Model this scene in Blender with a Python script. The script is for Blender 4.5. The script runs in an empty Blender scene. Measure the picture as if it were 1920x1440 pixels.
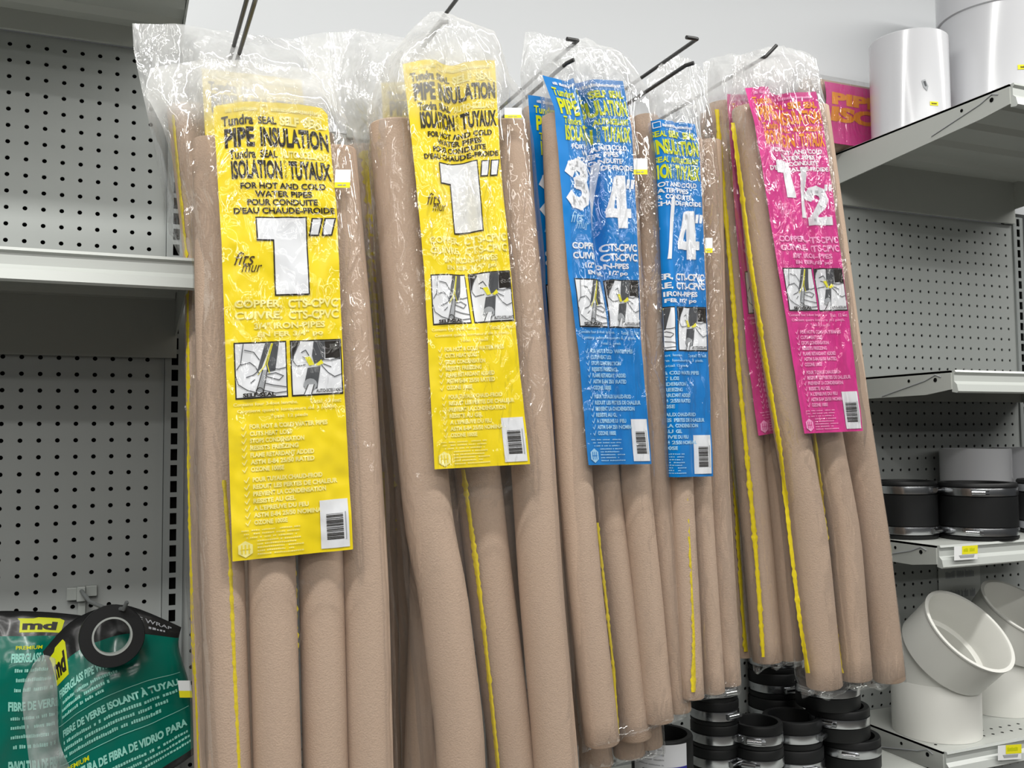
import bpy, bmesh, math, random
from mathutils import Vector, noise, geometry
random.seed(7)
scene = bpy.context.scene
COL = scene.collection

# ---------------------------------------------------------------- camera
F0, PITCH, YAW, ROLL, WD, CH = 1734.54, .05605, .39774, .008254, 1.57906, 1.5
fw = Vector((math.sin(YAW)*math.cos(PITCH), math.cos(YAW)*math.cos(PITCH), math.sin(PITCH)))
r0 = Vector((math.cos(YAW), -math.sin(YAW), 0)); u0 = r0.cross(fw)
RT = r0*math.cos(ROLL) - u0*math.sin(ROLL); UP = u0*math.cos(ROLL) + r0*math.sin(ROLL)
cam = bpy.data.objects.new('camera', bpy.data.cameras.new('camera'))
COL.objects.link(cam)
from mathutils import Matrix
m = Matrix((RT, UP, -fw)).transposed().to_4x4(); m.translation = Vector((0, 0, CH))
cam.matrix_world = m
cam.data.sensor_width = 36; cam.data.lens = 36*F0/1920; cam.data.clip_start = .02
scene.camera = cam
def ray(px, py): return fw + RT*((px-960)/F0) - UP*((py-720)/F0)
def W(px, py, s=0.0):                 # point of the plane s metres in front of the shelving back
    d = ray(px, py); return d*((WD-s)/d.y) + Vector((0, 0, CH))
def pix(P):
    v = P-Vector((0, 0, CH)); k = v.dot(fw); return (960+F0*v.dot(RT)/k, 720-F0*v.dot(UP)/k)
def depth(P): return (P-Vector((0, 0, CH))).dot(fw)

# ---------------------------------------------------------------- world, exposure, lamps
scene.view_settings.view_transform = 'Standard'; scene.view_settings.look = 'None'
scene.view_settings.gamma = 1; scene.view_settings.exposure = 0.19
scene.view_settings.use_curve_mapping = False
scene.cycles.transparent_max_bounces = 48
scene.cycles.max_bounces = 5; scene.cycles.diffuse_bounces = 3; scene.cycles.glossy_bounces = 2; scene.cycles.transmission_bounces = 2
scene.cycles.sample_clamp_indirect = 4
scene.cycles.use_denoising = True
wd = bpy.data.worlds.new('world'); scene.world = wd; wd.use_nodes = True
wd.node_tree.nodes['Background'].inputs[0].default_value = (.95, .98, 1, 1)
wd.node_tree.nodes['Background'].inputs[1].default_value = .045
def strip(name, loc, sx, sy, power, rz=0):
    l = bpy.data.lights.new(name, 'AREA'); l.shape = 'RECTANGLE'; l.size = sx; l.size_y = sy
    l.energy = power; l.color = (1, .985, .95)
    o = bpy.data.objects.new(name, l); COL.objects.link(o); o.location = loc; o.rotation_euler = (0, 0, rz)
strip('ceiling_lamp_light', (.6, .30, 3.02), 7, .12, 100)
strip('ceiling_lamp_light', (.6, -1.3, 3.02), 7, .12, 44)
strip('ceiling_lamp_light', (.6, -3.0, 3.02), 7, .3, 46)
strip('ceiling_lamp_light', (.6, -5.2, 3.02), 9, .5, 108)
strip('ceiling_lamp_light', (-.35, -1.6, 3.0), .12, 3.4, 24)

# ---------------------------------------------------------------- materials
def lin(c): return tuple((x/12.92 if x <= .04045 else ((x+.055)/1.055)**2.4) for x in (v/255 for v in c)) + (1,)
def mat(name, rgb, rough=.5, spec=.5, metal=0, noise_amt=0, nscale=40, bump=0, bscale=200, coat=0):
    M = bpy.data.materials.new(name); M.use_nodes = True
    nt = M.node_tree; b = nt.nodes['Principled BSDF']
    c = lin(rgb)
    b.inputs['Base Color'].default_value = c; b.inputs['Roughness'].default_value = rough
    b.inputs['Specular IOR Level'].default_value = spec; b.inputs['Metallic'].default_value = metal
    b.inputs['Coat Weight'].default_value = coat; b.inputs['Coat Roughness'].default_value = .12
    tc = nt.nodes.new('ShaderNodeTexCoord')
    if noise_amt:
        n = nt.nodes.new('ShaderNodeTexNoise'); n.inputs['Scale'].default_value = nscale; n.inputs['Detail'].default_value = 6
        nt.links.new(tc.outputs['Object'], n.inputs['Vector'])
        r = nt.nodes.new('ShaderNodeMapRange'); r.inputs[3].default_value = 1-noise_amt; r.inputs[4].default_value = 1+noise_amt
        nt.links.new(n.outputs['Fac'], r.inputs[0])
        x = nt.nodes.new('ShaderNodeVectorMath'); x.operation = 'SCALE'; x.inputs[0].default_value = c[:3]
        nt.links.new(r.outputs[0], x.inputs['Scale']); nt.links.new(x.outputs[0], b.inputs['Base Color'])
    if bump:
        n = nt.nodes.new('ShaderNodeTexNoise'); n.inputs['Scale'].default_value = bscale; n.inputs['Detail'].default_value = 4
        nt.links.new(tc.outputs['Object'], n.inputs['Vector'])
        q = nt.nodes.new('ShaderNodeBump'); q.inputs['Strength'].default_value = bump; q.inputs['Distance'].default_value = .002
        nt.links.new(n.outputs['Fac'], q.inputs['Height']); nt.links.new(q.outputs[0], b.inputs['Normal'])
    return M
def film(name, haze, base=.05, fres=.9, bump=.7, dist=.004, scale=55, rough=.1, tint=(.995, .995, .995)):
    M = bpy.data.materials.new(name); M.use_nodes = True; nt = M.node_tree; nt.nodes.clear()
    N = nt.nodes.new; L = nt.links.new
    out = N('ShaderNodeOutputMaterial'); tc = N('ShaderNodeTexCoord')
    mp = N('ShaderNodeMapping'); mp.inputs['Scale'].default_value = (1, 1, .4); L(tc.outputs['Object'], mp.inputs[0])
    n1 = N('ShaderNodeTexNoise'); n1.inputs['Scale'].default_value = scale; n1.inputs['Detail'].default_value = 1.5; n1.inputs['Distortion'].default_value = 1.6
    vo = N('ShaderNodeTexVoronoi'); vo.inputs['Scale'].default_value = scale*.55; vo.feature = 'SMOOTH_F1'
    L(mp.outputs[0], n1.inputs['Vector']); L(mp.outputs[0], vo.inputs['Vector'])
    ad = N('ShaderNodeMath'); L(n1.outputs['Fac'], ad.inputs[0]); L(vo.outputs['Distance'], ad.inputs[1])
    bp = N('ShaderNodeBump'); bp.inputs['Strength'].default_value = bump; bp.inputs['Distance'].default_value = dist
    L(ad.outputs[0], bp.inputs['Height'])
    mk = N('ShaderNodeTexNoise'); mk.inputs['Scale'].default_value = 7; mk.inputs['Detail'].default_value = 2
    mq = N('ShaderNodeMapping'); mq.inputs['Scale'].default_value = (1.6, 1, .6); L(tc.outputs['Object'], mq.inputs[0]); L(mq.outputs[0], mk.inputs['Vector'])
    ms = N('ShaderNodeMapRange'); ms.inputs[1].default_value = .43; ms.inputs[2].default_value = .62; ms.inputs[3].default_value = bump*.12; ms.inputs[4].default_value = bump
    L(mk.outputs['Fac'], ms.inputs[0])
    al = N('ShaderNodeAttribute'); al.attribute_name = 'tight'; sb = N('ShaderNodeMath'); sb.operation = 'MULTIPLY_ADD'; sb.inputs[1].default_value = -.7; sb.inputs[2].default_value = 1; L(al.outputs['Fac'], sb.inputs[0])
    mm = N('ShaderNodeMath'); mm.operation = 'MULTIPLY'; L(ms.outputs[0], mm.inputs[0]); L(sb.outputs[0], mm.inputs[1]); L(mm.outputs[0], bp.inputs['Strength'])
    tr = N('ShaderNodeBsdfTransparent'); tr.inputs[0].default_value = tint+(1,)
    gl = N('ShaderNodeBsdfGlossy'); gl.inputs['Roughness'].default_value = rough; L(bp.outputs[0], gl.inputs['Normal'])
    fr = N('ShaderNodeFresnel'); fr.inputs['IOR'].default_value = 1.45; L(bp.outputs[0], fr.inputs['Normal'])
    mu = N('ShaderNodeMath'); mu.operation = 'MULTIPLY_ADD'; mu.inputs[1].default_value = fres; mu.inputs[2].default_value = base; mu.use_clamp = True
    L(fr.outputs[0], mu.inputs[0])
    cp = N('ShaderNodeMath'); cp.operation = 'MINIMUM'; cp.inputs[1].default_value = .22; L(mu.outputs[0], cp.inputs[0])
    m1 = N('ShaderNodeMixShader'); L(cp.outputs[0], m1.inputs[0]); L(tr.outputs[0], m1.inputs[1]); L(gl.outputs[0], m1.inputs[2])
    df = N('ShaderNodeBsdfDiffuse'); df.inputs[0].default_value = (.93, .94, .94, 1); L(bp.outputs[0], df.inputs['Normal'])
    tl = N('ShaderNodeBsdfTranslucent'); tl.inputs[0].default_value = (.93, .94, .94, 1)
    m3 = N('ShaderNodeMixShader'); m3.inputs[0].default_value = .4; L(df.outputs[0], m3.inputs[1]); L(tl.outputs[0], m3.inputs[2])
    at = N('ShaderNodeAttribute'); at.attribute_name = 'creased'
    hz = N('ShaderNodeMapRange'); hz.inputs[1].default_value = .35; hz.inputs[2].default_value = .7
    hz.inputs[3].default_value = haze*.5; hz.inputs[4].default_value = haze*1.6
    n2 = N('ShaderNodeTexNoise'); n2.inputs['Scale'].default_value = 14; n2.inputs['Detail'].default_value = 5; L(tc.outputs['Object'], n2.inputs['Vector'])
    L(n2.outputs['Fac'], hz.inputs[0])
    hm = N('ShaderNodeMapRange'); hm.inputs[1].default_value = .3; hm.inputs[2].default_value = .7; hm.inputs[3].default_value = .22; hm.inputs[4].default_value = .5
    L(n2.outputs['Fac'], hm.inputs[0])
    ha = N('ShaderNodeMath'); ha.operation = 'MULTIPLY_ADD'; L(hm.outputs[0], ha.inputs[0]); L(at.outputs['Fac'], ha.inputs[1]); L(hz.outputs[0], ha.inputs[2])
    m2 = N('ShaderNodeMixShader'); L(ha.outputs[0], m2.inputs[0]); L(m1.outputs[0], m2.inputs[1]); L(m3.outputs[0], m2.inputs[2])
    L(m2.outputs[0], out.inputs[0])
    return M
M = {}
M['foam'] = mat('foam', (192, 168, 148), .85, .2, noise_amt=.09, nscale=260, bump=.35, bscale=500)
M['foam_rear'] = M['foam']
M['bore'] = mat('bore', (120, 95, 80), .9, .1)
M['tape'] = mat('adhesive_tape', (224, 202, 38), .35, .5, noise_amt=.2, nscale=90, bump=.5, bscale=150)
M['yellow'] = mat('yellow_print', (247, 221, 10), .3, .4)
M['blue'] = mat('blue_print', (0, 122, 200), .3, .4)
M['pink'] = mat('pink_print', (216, 52, 142), .3, .4)
M['black'] = mat('black_print', (28, 22, 16), .4, .3)
M['white'] = mat('white_print', (232, 234, 238), .4, .3)
M['cream'] = mat('cream_print', (250, 240, 150), .4, .3)
M['skyp'] = mat('light_blue_print', (160, 205, 235), .4, .3)
M['rose'] = mat('light_pink_print', (250, 170, 215), .4, .3)
M['lime'] = mat('lime_print', (205, 212, 20), .4, .3)
M['orange'] = mat('orange_print', (238, 150, 20), .4, .3)
M['grey'] = mat('grey_print', (78, 80, 84), .4, .3)
M['lgrey'] = mat('light_grey_print', (165, 168, 172), .4, .3)
M['brown'] = mat('brown_print', (70, 50, 10), .4, .3)
M['film'] = film('clear_film', .02, base=.045, fres=.8, bump=1.0, dist=.008, scale=44, rough=.035)
M['film_milky'] = film('creased_header_film', .36, base=.01, fres=.85, bump=.8, dist=.005, scale=24, rough=.16)
M['film_soft'] = film('loose_clear_film', .06, base=.03, fres=1.0, bump=.8, dist=.005, scale=22)
M['peg'] = mat('grey_pegboard_paint', (168, 172, 170), .45, .35, noise_amt=.03, nscale=5)
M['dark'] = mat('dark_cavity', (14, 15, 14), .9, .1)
M['upright'] = mat('grey_upright_paint', (158, 163, 162), .4, .4)
M['shelf'] = mat('shelf_paint', (184, 187, 182), .42, .4, noise_amt=.02, nscale=9)
M['rail'] = mat('price_rail_plastic', (190, 194, 190), .3, .5)
M['wallw'] = mat('white_wall_panel', (210, 213, 216), .5, .3)
M['pvc'] = mat('white_pvc', (208, 209, 213), .16, .5, coat=.3)
M['pvcg'] = mat('grey_white_pvc', (226, 226, 220), .3, .45)
M['rubber'] = mat('black_rubber', (22, 23, 24), .5, .35)
M['steel'] = mat('stainless_steel', (205, 207, 210), .22, .5, metal=1)
M['wire'] = mat('dark_wire', (66, 66, 66), .35, .5, metal=.3)
M['gwire'] = mat('grey_zinc_wire', (120, 124, 124), .4, .5, metal=.4)
M['clip'] = mat('grey_plastic_clip', (165, 170, 166), .4, .4)
M['tagw'] = mat('tag_paper', (236, 238, 238), .5, .3)
M['tagy'] = mat('tag_yellow', (236, 228, 40), .5, .3)
M['teal'] = mat('teal_film_print', (0, 108, 92), .2, .5, bump=.5, bscale=22, coat=.5)
M['blackf'] = mat('black_film_print', (32, 33, 33), .25, .5, bump=.5, bscale=30, coat=.4)
M['tealt'] = mat('pale_teal_print', (150, 215, 200), .4, .3)
M['paper'] = mat('paper_sheet', (205, 208, 205), .6, .2)
M['violet'] = mat('violet_print', (60, 60, 160), .4, .3)
M['floor'] = mat('floor_tile', (84, 82, 78), .3, .4, noise_amt=.05, nscale=3)
M['ceil'] = mat('ceiling_tile', (225, 226, 224), .8, .2, noise_amt=.03, nscale=30)

# ---------------------------------------------------------------- object helpers
def tag(o, label=None, cat=None, group=None, kind=None):
    if label: o['label'] = label
    if cat: o['category'] = cat
    if group: o['group'] = group
    if kind: o['kind'] = kind
    return o
def thing(name, loc, label, cat, group=None):
    o = bpy.data.objects.new(name, None); COL.objects.link(o); o.location = loc
    o.empty_display_size = .05
    return tag(o, label, cat, group)
def root_of(p):
    while p.parent: p = p.parent
    return p
def mesh(name, verts, faces, mats, parent=None, fm=None, smooth=True, origin=None):
    me = bpy.data.meshes.new(name)
    org = Vector(origin) if origin is not None else (Vector(root_of(parent).location) if parent else Vector((0, 0, 0)))
    me.from_pydata([Vector(v)-org for v in verts], [], faces)
    for x in mats: me.materials.append(M[x])
    if fm: me.polygons.foreach_set('material_index', fm)
    if smooth: me.polygons.foreach_set('use_smooth', [True]*len(me.polygons))
    me.update()
    o = bpy.data.objects.new(name, me); COL.objects.link(o)
    if parent: o.parent = parent
    else: o.location = org
    return o
class MB:
    def __init__(s): s.v = []; s.f = []; s.m = []
    def add(s, vs, fs, mi=0):
        k = len(s.v); s.v += [Vector(v) for v in vs]; s.f += [tuple(i+k for i in f) for f in fs]; s.m += [mi]*len(fs)
    def box(s, x0, x1, y0, y1, z0, z1, mi=0):
        vs = [(x, y, z) for x in (x0, x1) for y in (y0, y1) for z in (z0, z1)]
        s.add(vs, [(0, 1, 3, 2), (4, 6, 7, 5), (0, 4, 5, 1), (2, 3, 7, 6), (0, 2, 6, 4), (1, 5, 7, 3)], mi)
    def prism_x(s, prof, x0, x1, mi=0):          # profile of (y, z), extruded along X
        n = len(prof)
        s.add([(x0, y, z) for y, z in prof]+[(x1, y, z) for y, z in prof],
              [(i, (i+1) % n, (i+1) % n+n, i+n) for i in range(n)]+[tuple(range(n))[::-1], tuple(range(n, 2*n))], mi)
    def tube(s, pts, r, seg=10, mi=0, cap=True, rad=None):
        pts = [Vector(p) for p in pts]; rings = []
        k = len(s.v); ref = None
        for i, p in enumerate(pts):
            d = (pts[min(i+1, len(pts)-1)]-pts[max(i-1, 0)]).normalized()
            if ref is None: ref = Vector((0, 1, 0)) if abs(d.y) < .8 else Vector((1, 0, 0))
            a = d.cross(ref).normalized(); b = a.cross(d).normalized(); ref = b
            rr = rad[i] if rad else r
            s.v += [p+(a*math.cos(t)+b*math.sin(t))*rr for t in (2*math.pi*j/seg for j in range(seg))]
        for i in range(len(pts)-1):
            for j in range(seg):
                q = k+i*seg; s.f.append((q+j, q+(j+1) % seg, q+seg+(j+1) % seg, q+seg+j)); s.m.append(mi)
        if cap:
            s.f.append(tuple(k+j for j in range(seg))[::-1]); s.m.append(mi)
            q = k+(len(pts)-1)*seg; s.f.append(tuple(q+j for j in range(seg))); s.m.append(mi)
    def lathe(s, prof, c, axis=(0, 0, 1), seg=40, mi=0, closed=False):   # profile of (radius, height)
        ax = Vector(axis).normalized(); a = ax.orthogonal().normalized(); b = ax.cross(a); c = Vector(c); k = len(s.v)
        for r, h in prof:
            s.v += [c+ax*h+(a*math.cos(t)+b*math.sin(t))*r for t in (2*math.pi*j/seg for j in range(seg))]
        n = len(prof)
        for i in range(n if closed else n-1):
            for j in range(seg):
                p = k+i*seg; q = k+((i+1) % n)*seg
                s.f.append((p+j, p+(j+1) % seg, q+(j+1) % seg, q+j)); s.m.append(mi)
    def build(s, name, mats, parent=None, smooth=False, origin=None, bevel=0):
        o = mesh(name, s.v, s.f, mats, parent, s.m, smooth, origin)
        bm = bmesh.new(); bm.from_mesh(o.data); bmesh.ops.recalc_face_normals(bm, faces=bm.faces[:]); bm.to_mesh(o.data); bm.free()
        if smooth:
            try: o.data.set_sharp_from_angle(angle=math.radians(40))
            except Exception: pass
        if bevel:
            b = o.modifiers.new('bevel', 'BEVEL'); b.width = bevel; b.segments = 2; b.limit_method = 'ANGLE'
        return o
def lerp(a, b, t): return a+(b-a)*t
def interp(lst, t):                      # lst of (t, value...)
    if t <= lst[0][0]: return lst[0][1:]
    for p, q in zip(lst, lst[1:]):
        if t <= q[0]:
            k = (t-p[0])/(q[0]-p[0]) if q[0] > p[0] else 0
            return tuple(lerp(x, y, k) for x, y in zip(p[1:], q[1:]))
    return lst[-1][1:]
def sm(a, b, x):
    t = min(1, max(0, (x-a)/(b-a))); return t*t*(3-2*t)

# ---------------------------------------------------------------- setting
b = MB(); b.box(-5, 6, -7, 3, -.05, 0); tag(b.build('floor', ['floor']), kind='structure')
b = MB(); b.box(-5, 6, -7, 3, 3.1, 3.15); tag(b.build('ceiling', ['ceil']), kind='structure')
b = MB(); b.box(.082, 2.9, WD-.002, WD+.02, 2.03, 3.1); b.box(-2, .082, WD+.03, WD+.05, 2.3, 3.1)
tag(b.build('wall_back', ['wallw']), kind='structure')

def pegboard(x0, x1, z0, z1, hx, hz, label):
    """steel back panel with real punched holes on a one inch grid; a hole is centred on (hx, hz)"""
    p = .0254; o = MB(); n = 12; r = .0034
    i0 = math.ceil((x0+.006-hx)/p); i1 = math.floor((x1-.006-hx)/p)
    k0 = math.ceil((z0+.006-hz)/p); k1 = math.floor((z1-.006-hz)/p)
    xs = hx+(i0-.5)*p, hx+(i1+.5)*p; zs = hz+(k0-.5)*p, hz+(k1+.5)*p
    sq = []
    for j in range(n):
        a = 2*math.pi*(j+.5)/n; c, s_ = math.cos(a), math.sin(a); q = (p/2)/max(abs(c), abs(s_)); sq.append((c*q, s_*q, c*r, s_*r))
    corner = [(p/2, p/2), (-p/2, p/2), (-p/2, -p/2), (p/2, -p/2)]
    for i in range(i0, i1+1):
        for k in range(k0, k1+1):
            cx, cz = hx+i*p, hz+k*p; K = len(o.v)
            o.v += [Vector((cx+a, WD, cz+c)) for a, c in corner]
            o.v += [Vector((cx+a[2], WD, cz+a[3])) for a in sq]
            o.v += [Vector((cx+a[2], WD+.0025, cz+a[3])) for a in sq]
            for qd in range(4):
                base = qd*3
                # fan between corner qd and the hole's quarter
                idx = [(base+t) % n for t in range(3)]
                o.f.append((K+qd, K+4+idx[2], K+4+idx[1], K+4+idx[0])); o.m.append(0)
                o.f.append((K+qd, K+(qd+1) % 4, K+4+(base+3) % n, K+4+idx[2])); o.m.append(0)
            for j in range(n):
                o.f.append((K+4+j, K+4+(j+1) % n, K+16+(j+1) % n, K+16+j)); o.m.append(0)
    for (a, c, d, e) in ((x0, xs[0], z0, z1), (xs[1], x1, z0, z1), (xs[0], xs[1], z0, zs[0]), (xs[0], xs[1], zs[1], z1)):
        if c > a and e > d: o.add([(a, WD, d), (c, WD, d), (c, WD, e), (a, WD, e)], [(0, 1, 2, 3)], 0)
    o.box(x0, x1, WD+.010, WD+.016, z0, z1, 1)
    me = mesh('pegboard_panel', o.v, o.f, ['peg', 'dark'], None, o.m, False, origin=((x0+x1)/2, WD, z0))
    tag(me, label, 'pegboard', 'pegboard back panels')
pegboard(-.95, .0585, .7, 2.128, -.1692, 2.1085, 'grey pegboard back panel at the left, behind the green wrap bags')
pegboard(.0915, 1.392, .7, 2.03, .105, 2.0, 'grey pegboard back panel behind the hanging pipe insulation packs')
pegboard(1.423, 1.985, .7, 2.001, 1.4785, 1.9755, 'grey pegboard back panel at the right, behind the pipe fittings')
def upright(xc, z1, label, w=.032):
    o = MB(); p = .0254; y = WD-.004; z = .7
    while z < z1-.0001:
        za, zb, zt = z+.0035, z+.0215, z+p
        for (a, c, d, e) in ((xc-w/2, xc-.005, z, zt), (xc+.005, xc+w/2, z, zt), (xc-.005, xc+.005, z, za), (xc-.005, xc+.005, zb, zt)):
            o.add([(a, y, d), (c, y, d), (c, y, e), (a, y, e)], [(0, 1, 2, 3)], 0)
        z += p
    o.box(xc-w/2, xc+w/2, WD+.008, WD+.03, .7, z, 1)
    for sx in (-1, 1): o.box(xc+sx*w/2-.0008, xc+sx*w/2+.0008, y, WD+.02, .7, z, 0)
    tag(mesh('slotted_upright', o.v, o.f, ['upright', 'dark'], None, o.m, False, origin=(xc, WD, .7)), label, 'upright', 'slotted shelf uprights')
upright(.075, 2.13, 'grey slotted steel upright right of the left pegboard')
upright(1.4075, 2.03, 'grey slotted steel upright hidden behind the pink labelled packs')
upright(2.001, 2.001, 'grey slotted steel upright at the far right edge')

def shelf(x0, x1, d, zt, rail, label, lipside=True, perforated=False, drop=.035, backdrop=.07, flange=.035, tags=()):
    """gondola shelf: deck, front price rail, two end brackets, back flange"""
    yf = WD-d; t = thing('gondola_shelf', ((x0+x1)/2, WD, zt), label, 'shelf')
    o = MB(); o.box(x0, x1, yf, WD-.005, zt-.004, zt)
    y = yf+.06
    while y < WD-.03:                    # stiffening ribs of the deck underside
        o.prism_x([(y, zt-.004), (y+.012, zt-.013), (y+.045, zt-.013), (y+.057, zt-.004)], x0+.004, x1-.004); y += .1
    if perforated:
        for i in range(int((x1-x0)/.0254)):
            for j in range(2): o.lathe([(0, 0), (.0032, 0)], (x0+.02+i*.0254, yf+.035+j*.0254+.0001, zt+.0004), seg=8, mi=1)
    o.build('deck', ['shelf', 'dark'], t)
    o = MB()
    if rail:
        h = .042
        o.prism_x([(yf+.001, zt), (yf-.006, zt+.001), (yf-.008, zt-.003), (yf-.004, zt-.006), (yf-.004, zt-.020), (yf-.010, zt-.026), (yf-.013, zt-h+.003), (yf-.010, zt-h), (yf+.001, zt-h+.002)], x0+.003, x1+(.006 if lipside else 0))
        o.build('price_rail', ['rail'], t)
    else:
        o.prism_x([(yf+.001, zt), (yf-.004, zt), (yf-.004, zt-.03), (yf+.001, zt-.03)], x0, x1)
        o.build('front_lip', ['shelf'], t)
    for xx in (x0, x1-.003):
        o = MB(); o.box(0, .001, 0, .001, 0, .001); o.v = []; o.f = []; o.m = []
        pr = [(yf, zt+.0005), (WD-.004, zt+.0005), (WD-.004, zt-backdrop), (yf+.06, zt-drop-.008), (yf, zt-drop)]
        o.prism_x(pr, xx, xx+.003)
        br = o.build('bracket', ['shelf'], t)
        if xx == x0:
            for hr, hy, hzz in ((.0042, .036, drop*.45), (.0032, .10, .014)):
                o = MB(); o.lathe([(0, 0), (hr, 0)], (xx-.0006, yf+hy, zt-hzz), (-1, 0, 0), seg=14); o.build('bolt_hole', ['dark'], br)
            o = MB(); o.tube([(xx-.001, yf+.022, zt-.011), (xx-.001, yf+.035, zt-.006), (xx-.001, yf+.06, zt-.016), (xx-.001, yf+.17, zt-drop-.006)], .0010, 6); o.build('pressed_edge', ['lgrey'], br)
    o = MB(); o.box(x0, x1, WD-.012, WD-.0045, zt-backdrop-flange, zt-.004); o.build('back_flange', ['shelf'], t)
    return t
shelf(-.95, .077, .309, 1.734, True, 'grey metal shelf at the left with a pale price rail, at mid height')
shelf(-.95, .082, .309, 2.172, False, 'dark underside of the grey shelf across the top left corner', drop=.012, backdrop=.010, flange=.034)
shelf(1.42, 1.983, .455, 2.107, True, 'upper right metal shelf carrying the white pvc cylinders')
shelf(1.42, 1.983, .310, 1.615, True, 'empty right shelf with pale price rail, second from the top', backdrop=.045, flange=0)
shelf(1.42, 1.983, .262, 1.286, True, 'right shelf carrying the large black couplings, with a yellow price tag', backdrop=.042, flange=0)
shelf(1.42, 1.983, .262, .904, True, 'lowest right shelf carrying the white elbow fittings', backdrop=.05, flange=0, perforated=True)
shelf(.0915, 1.392, .40, .874, True, 'low middle shelf under the packs carrying stacked black couplings', backdrop=.05, flange=0)

# ---------------------------------------------------------------- flat print engine
_tc = {}
def glyphs(txt, bold=0.0, shear=0.0, sp=1.0):
    key = (txt, bold, shear, sp)
    if key not in _tc:
        cu = bpy.data.curves.new('t', 'FONT'); cu.body = txt; cu.offset = bold; cu.shear = shear; cu.resolution_u = 3; cu.space_character = sp
        o = bpy.data.objects.new('t', cu); COL.objects.link(o)
        dg = bpy.context.evaluated_depsgraph_get(); me = bpy.data.meshes.new_from_object(o.evaluated_get(dg))
        vs = [(v.co.x, v.co.y) for v in me.vertices]; fs = [tuple(p.vertices) for p in me.polygons]
        bpy.data.objects.remove(o); bpy.data.curves.remove(cu); bpy.data.meshes.remove(me)
        xs = [v[0] for v in vs]; ys = [v[1] for v in vs]
        x0, x1, y0, y1 = min(xs), max(xs), min(ys), max(ys)
        _tc[key] = ([((x-x0)/(x1-x0), (y1-y)/(y1-y0)) for x, y in vs], fs)
    return _tc[key]
class Card:
    """a printed sheet: everything lies in (a, b) sheet units, then is laid on the surface f(a, b)"""
    def __init__(s, w, h): s.cut = None; s.cell = (2.5, 3.125); s.w = w; s.h = h; s.v = []; s.f = []; s.m = []; s.mats = []
    def mi(s, n):
        if n not in s.mats: s.mats.append(n)
        return s.mats.index(n)
    def grid(s, matn, nx, ny, a0=0, a1=None, b0=0, b1=None, lay=0):
        a1 = s.w if a1 is None else a1; b1 = s.h if b1 is None else b1; k = len(s.v)
        for j in range(ny+1):
            for i in range(nx+1): s.v.append((lerp(a0, a1, i/nx), lerp(b0, b1, j/ny), lay))
        for j in range(ny):
            for i in range(nx):
                q = k+j*(nx+1)+i; s.f.append((q, q+1, q+nx+2, q+nx+1)); s.m.append(s.mi(matn))
    def rect(s, matn, a0, a1, b0, b1, lay=1):
        s.grid(matn, max(1, int((a1-a0)/5)), max(1, int((b1-b0)/8)), a0, a1, b0, b1, lay)
    def text(s, t, a0, a1, b0, b1, matn, bold=.02, shear=0, lay=2, slope=0, sp=1.0):
        vs, fs = glyphs(t, bold, shear, sp); k = len(s.v)
        s.v += [(lerp(a0, a1, x), lerp(b0, b1, y)+slope*x, lay) for x, y in vs]
        s.f += [tuple(i+k for i in f) for f in fs]; s.m += [s.mi(matn)]*len(fs)
    def poly(s, pts, matn, lay=2):
        tri = geometry.tessellate_polygon([[Vector((x, y, 0)) for x, y in pts]]); k = len(s.v)
        s.v += [(x, y, lay) for x, y in pts]; s.f += [tuple(i+k for i in t) for t in tri]; s.m += [s.mi(matn)]*len(tri)
    def line(s, pts, w, matn, lay=3):
        pts = [Vector((x, y)) for x, y in pts]
        for p, q in zip(pts, pts[1:]):
            d = (q-p); L = d.length
            if L < 1e-6: continue
            d /= L; n = Vector((-d.y, d.x))*w/2; p2 = p-d*w*.3; q2 = q+d*w*.3; k = len(s.v)
            s.v += [(v.x, v.y, lay) for v in (p2+n, q2+n, q2-n, p2-n)]; s.f.append((k, k+1, k+2, k+3)); s.m.append(s.mi(matn))
    def build(s, name, fn, parent, step=.00045, maxlen=2.6, back=True):
        if s.cut: return s.lay(name, fn, parent, step)
        bm = bmesh.new(); vs = [bm.verts.new(v) for v in s.v]
        for f, mi in zip(s.f, s.m):
            try: bf = bm.faces.new([vs[i] for i in f]); bf.material_index = mi; bf.smooth = True
            except Exception: pass
        ga, gb = s.cell
        for ax_, g_, mx in ((0, ga, s.w), (1, gb, s.h)):      # cut big printed shapes along the sheet's own grid so they follow every crease
            for k in range(1, int(mx/g_)+1):
                c_ = k*g_; geom = set()
                for f in bm.faces:
                    if f.verts[0].co.z <= 0: continue
                    vals = [v.co[ax_] for v in f.verts]
                    if min(vals) < c_-1e-4 and max(vals) > c_+1e-4 and (max(vals)-min(vals) > g_*.8): geom.add(f); geom.update(f.edges); geom.update(f.verts)
                if geom:
                    bmesh.ops.bisect_plane(bm, geom=list(geom), plane_co=(c_, 0, 0) if ax_ == 0 else (0, c_, 0), plane_no=(1, 0, 0) if ax_ == 0 else (0, 1, 0))
        s.cut = bm; return s.lay(name, fn, parent, step)
    def lay(s, name, fn, parent, step):
        bm = s.cut.copy(); org = Vector(root_of(parent).location)
        for v in bm.verts:
            a, b_, l = v.co; v.co = fn(a, b_)+Vector((0, -1, 0))*(l*step)-org
        me = bpy.data.meshes.new(name); bm.to_mesh(me); bm.free()
        for x in s.mats: me.materials.append(M[x])
        o = bpy.data.objects.new(name, me); COL.objects.link(o); o.parent = parent
        return o
def greek(c, a0, a1, b, h, matn, seed=0, lay=2):
    """print too small to read: a row of word-long dashes with ragged height"""
    r = random.Random(seed); a = a0
    while a < a1-1:
        w = r.uniform(.8, 1.6)
        c.rect(matn, a, min(a+w, a1), b+r.uniform(0, h*.3), b+h, lay) if r.random() > .12 else None
        a += w+.45
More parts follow.
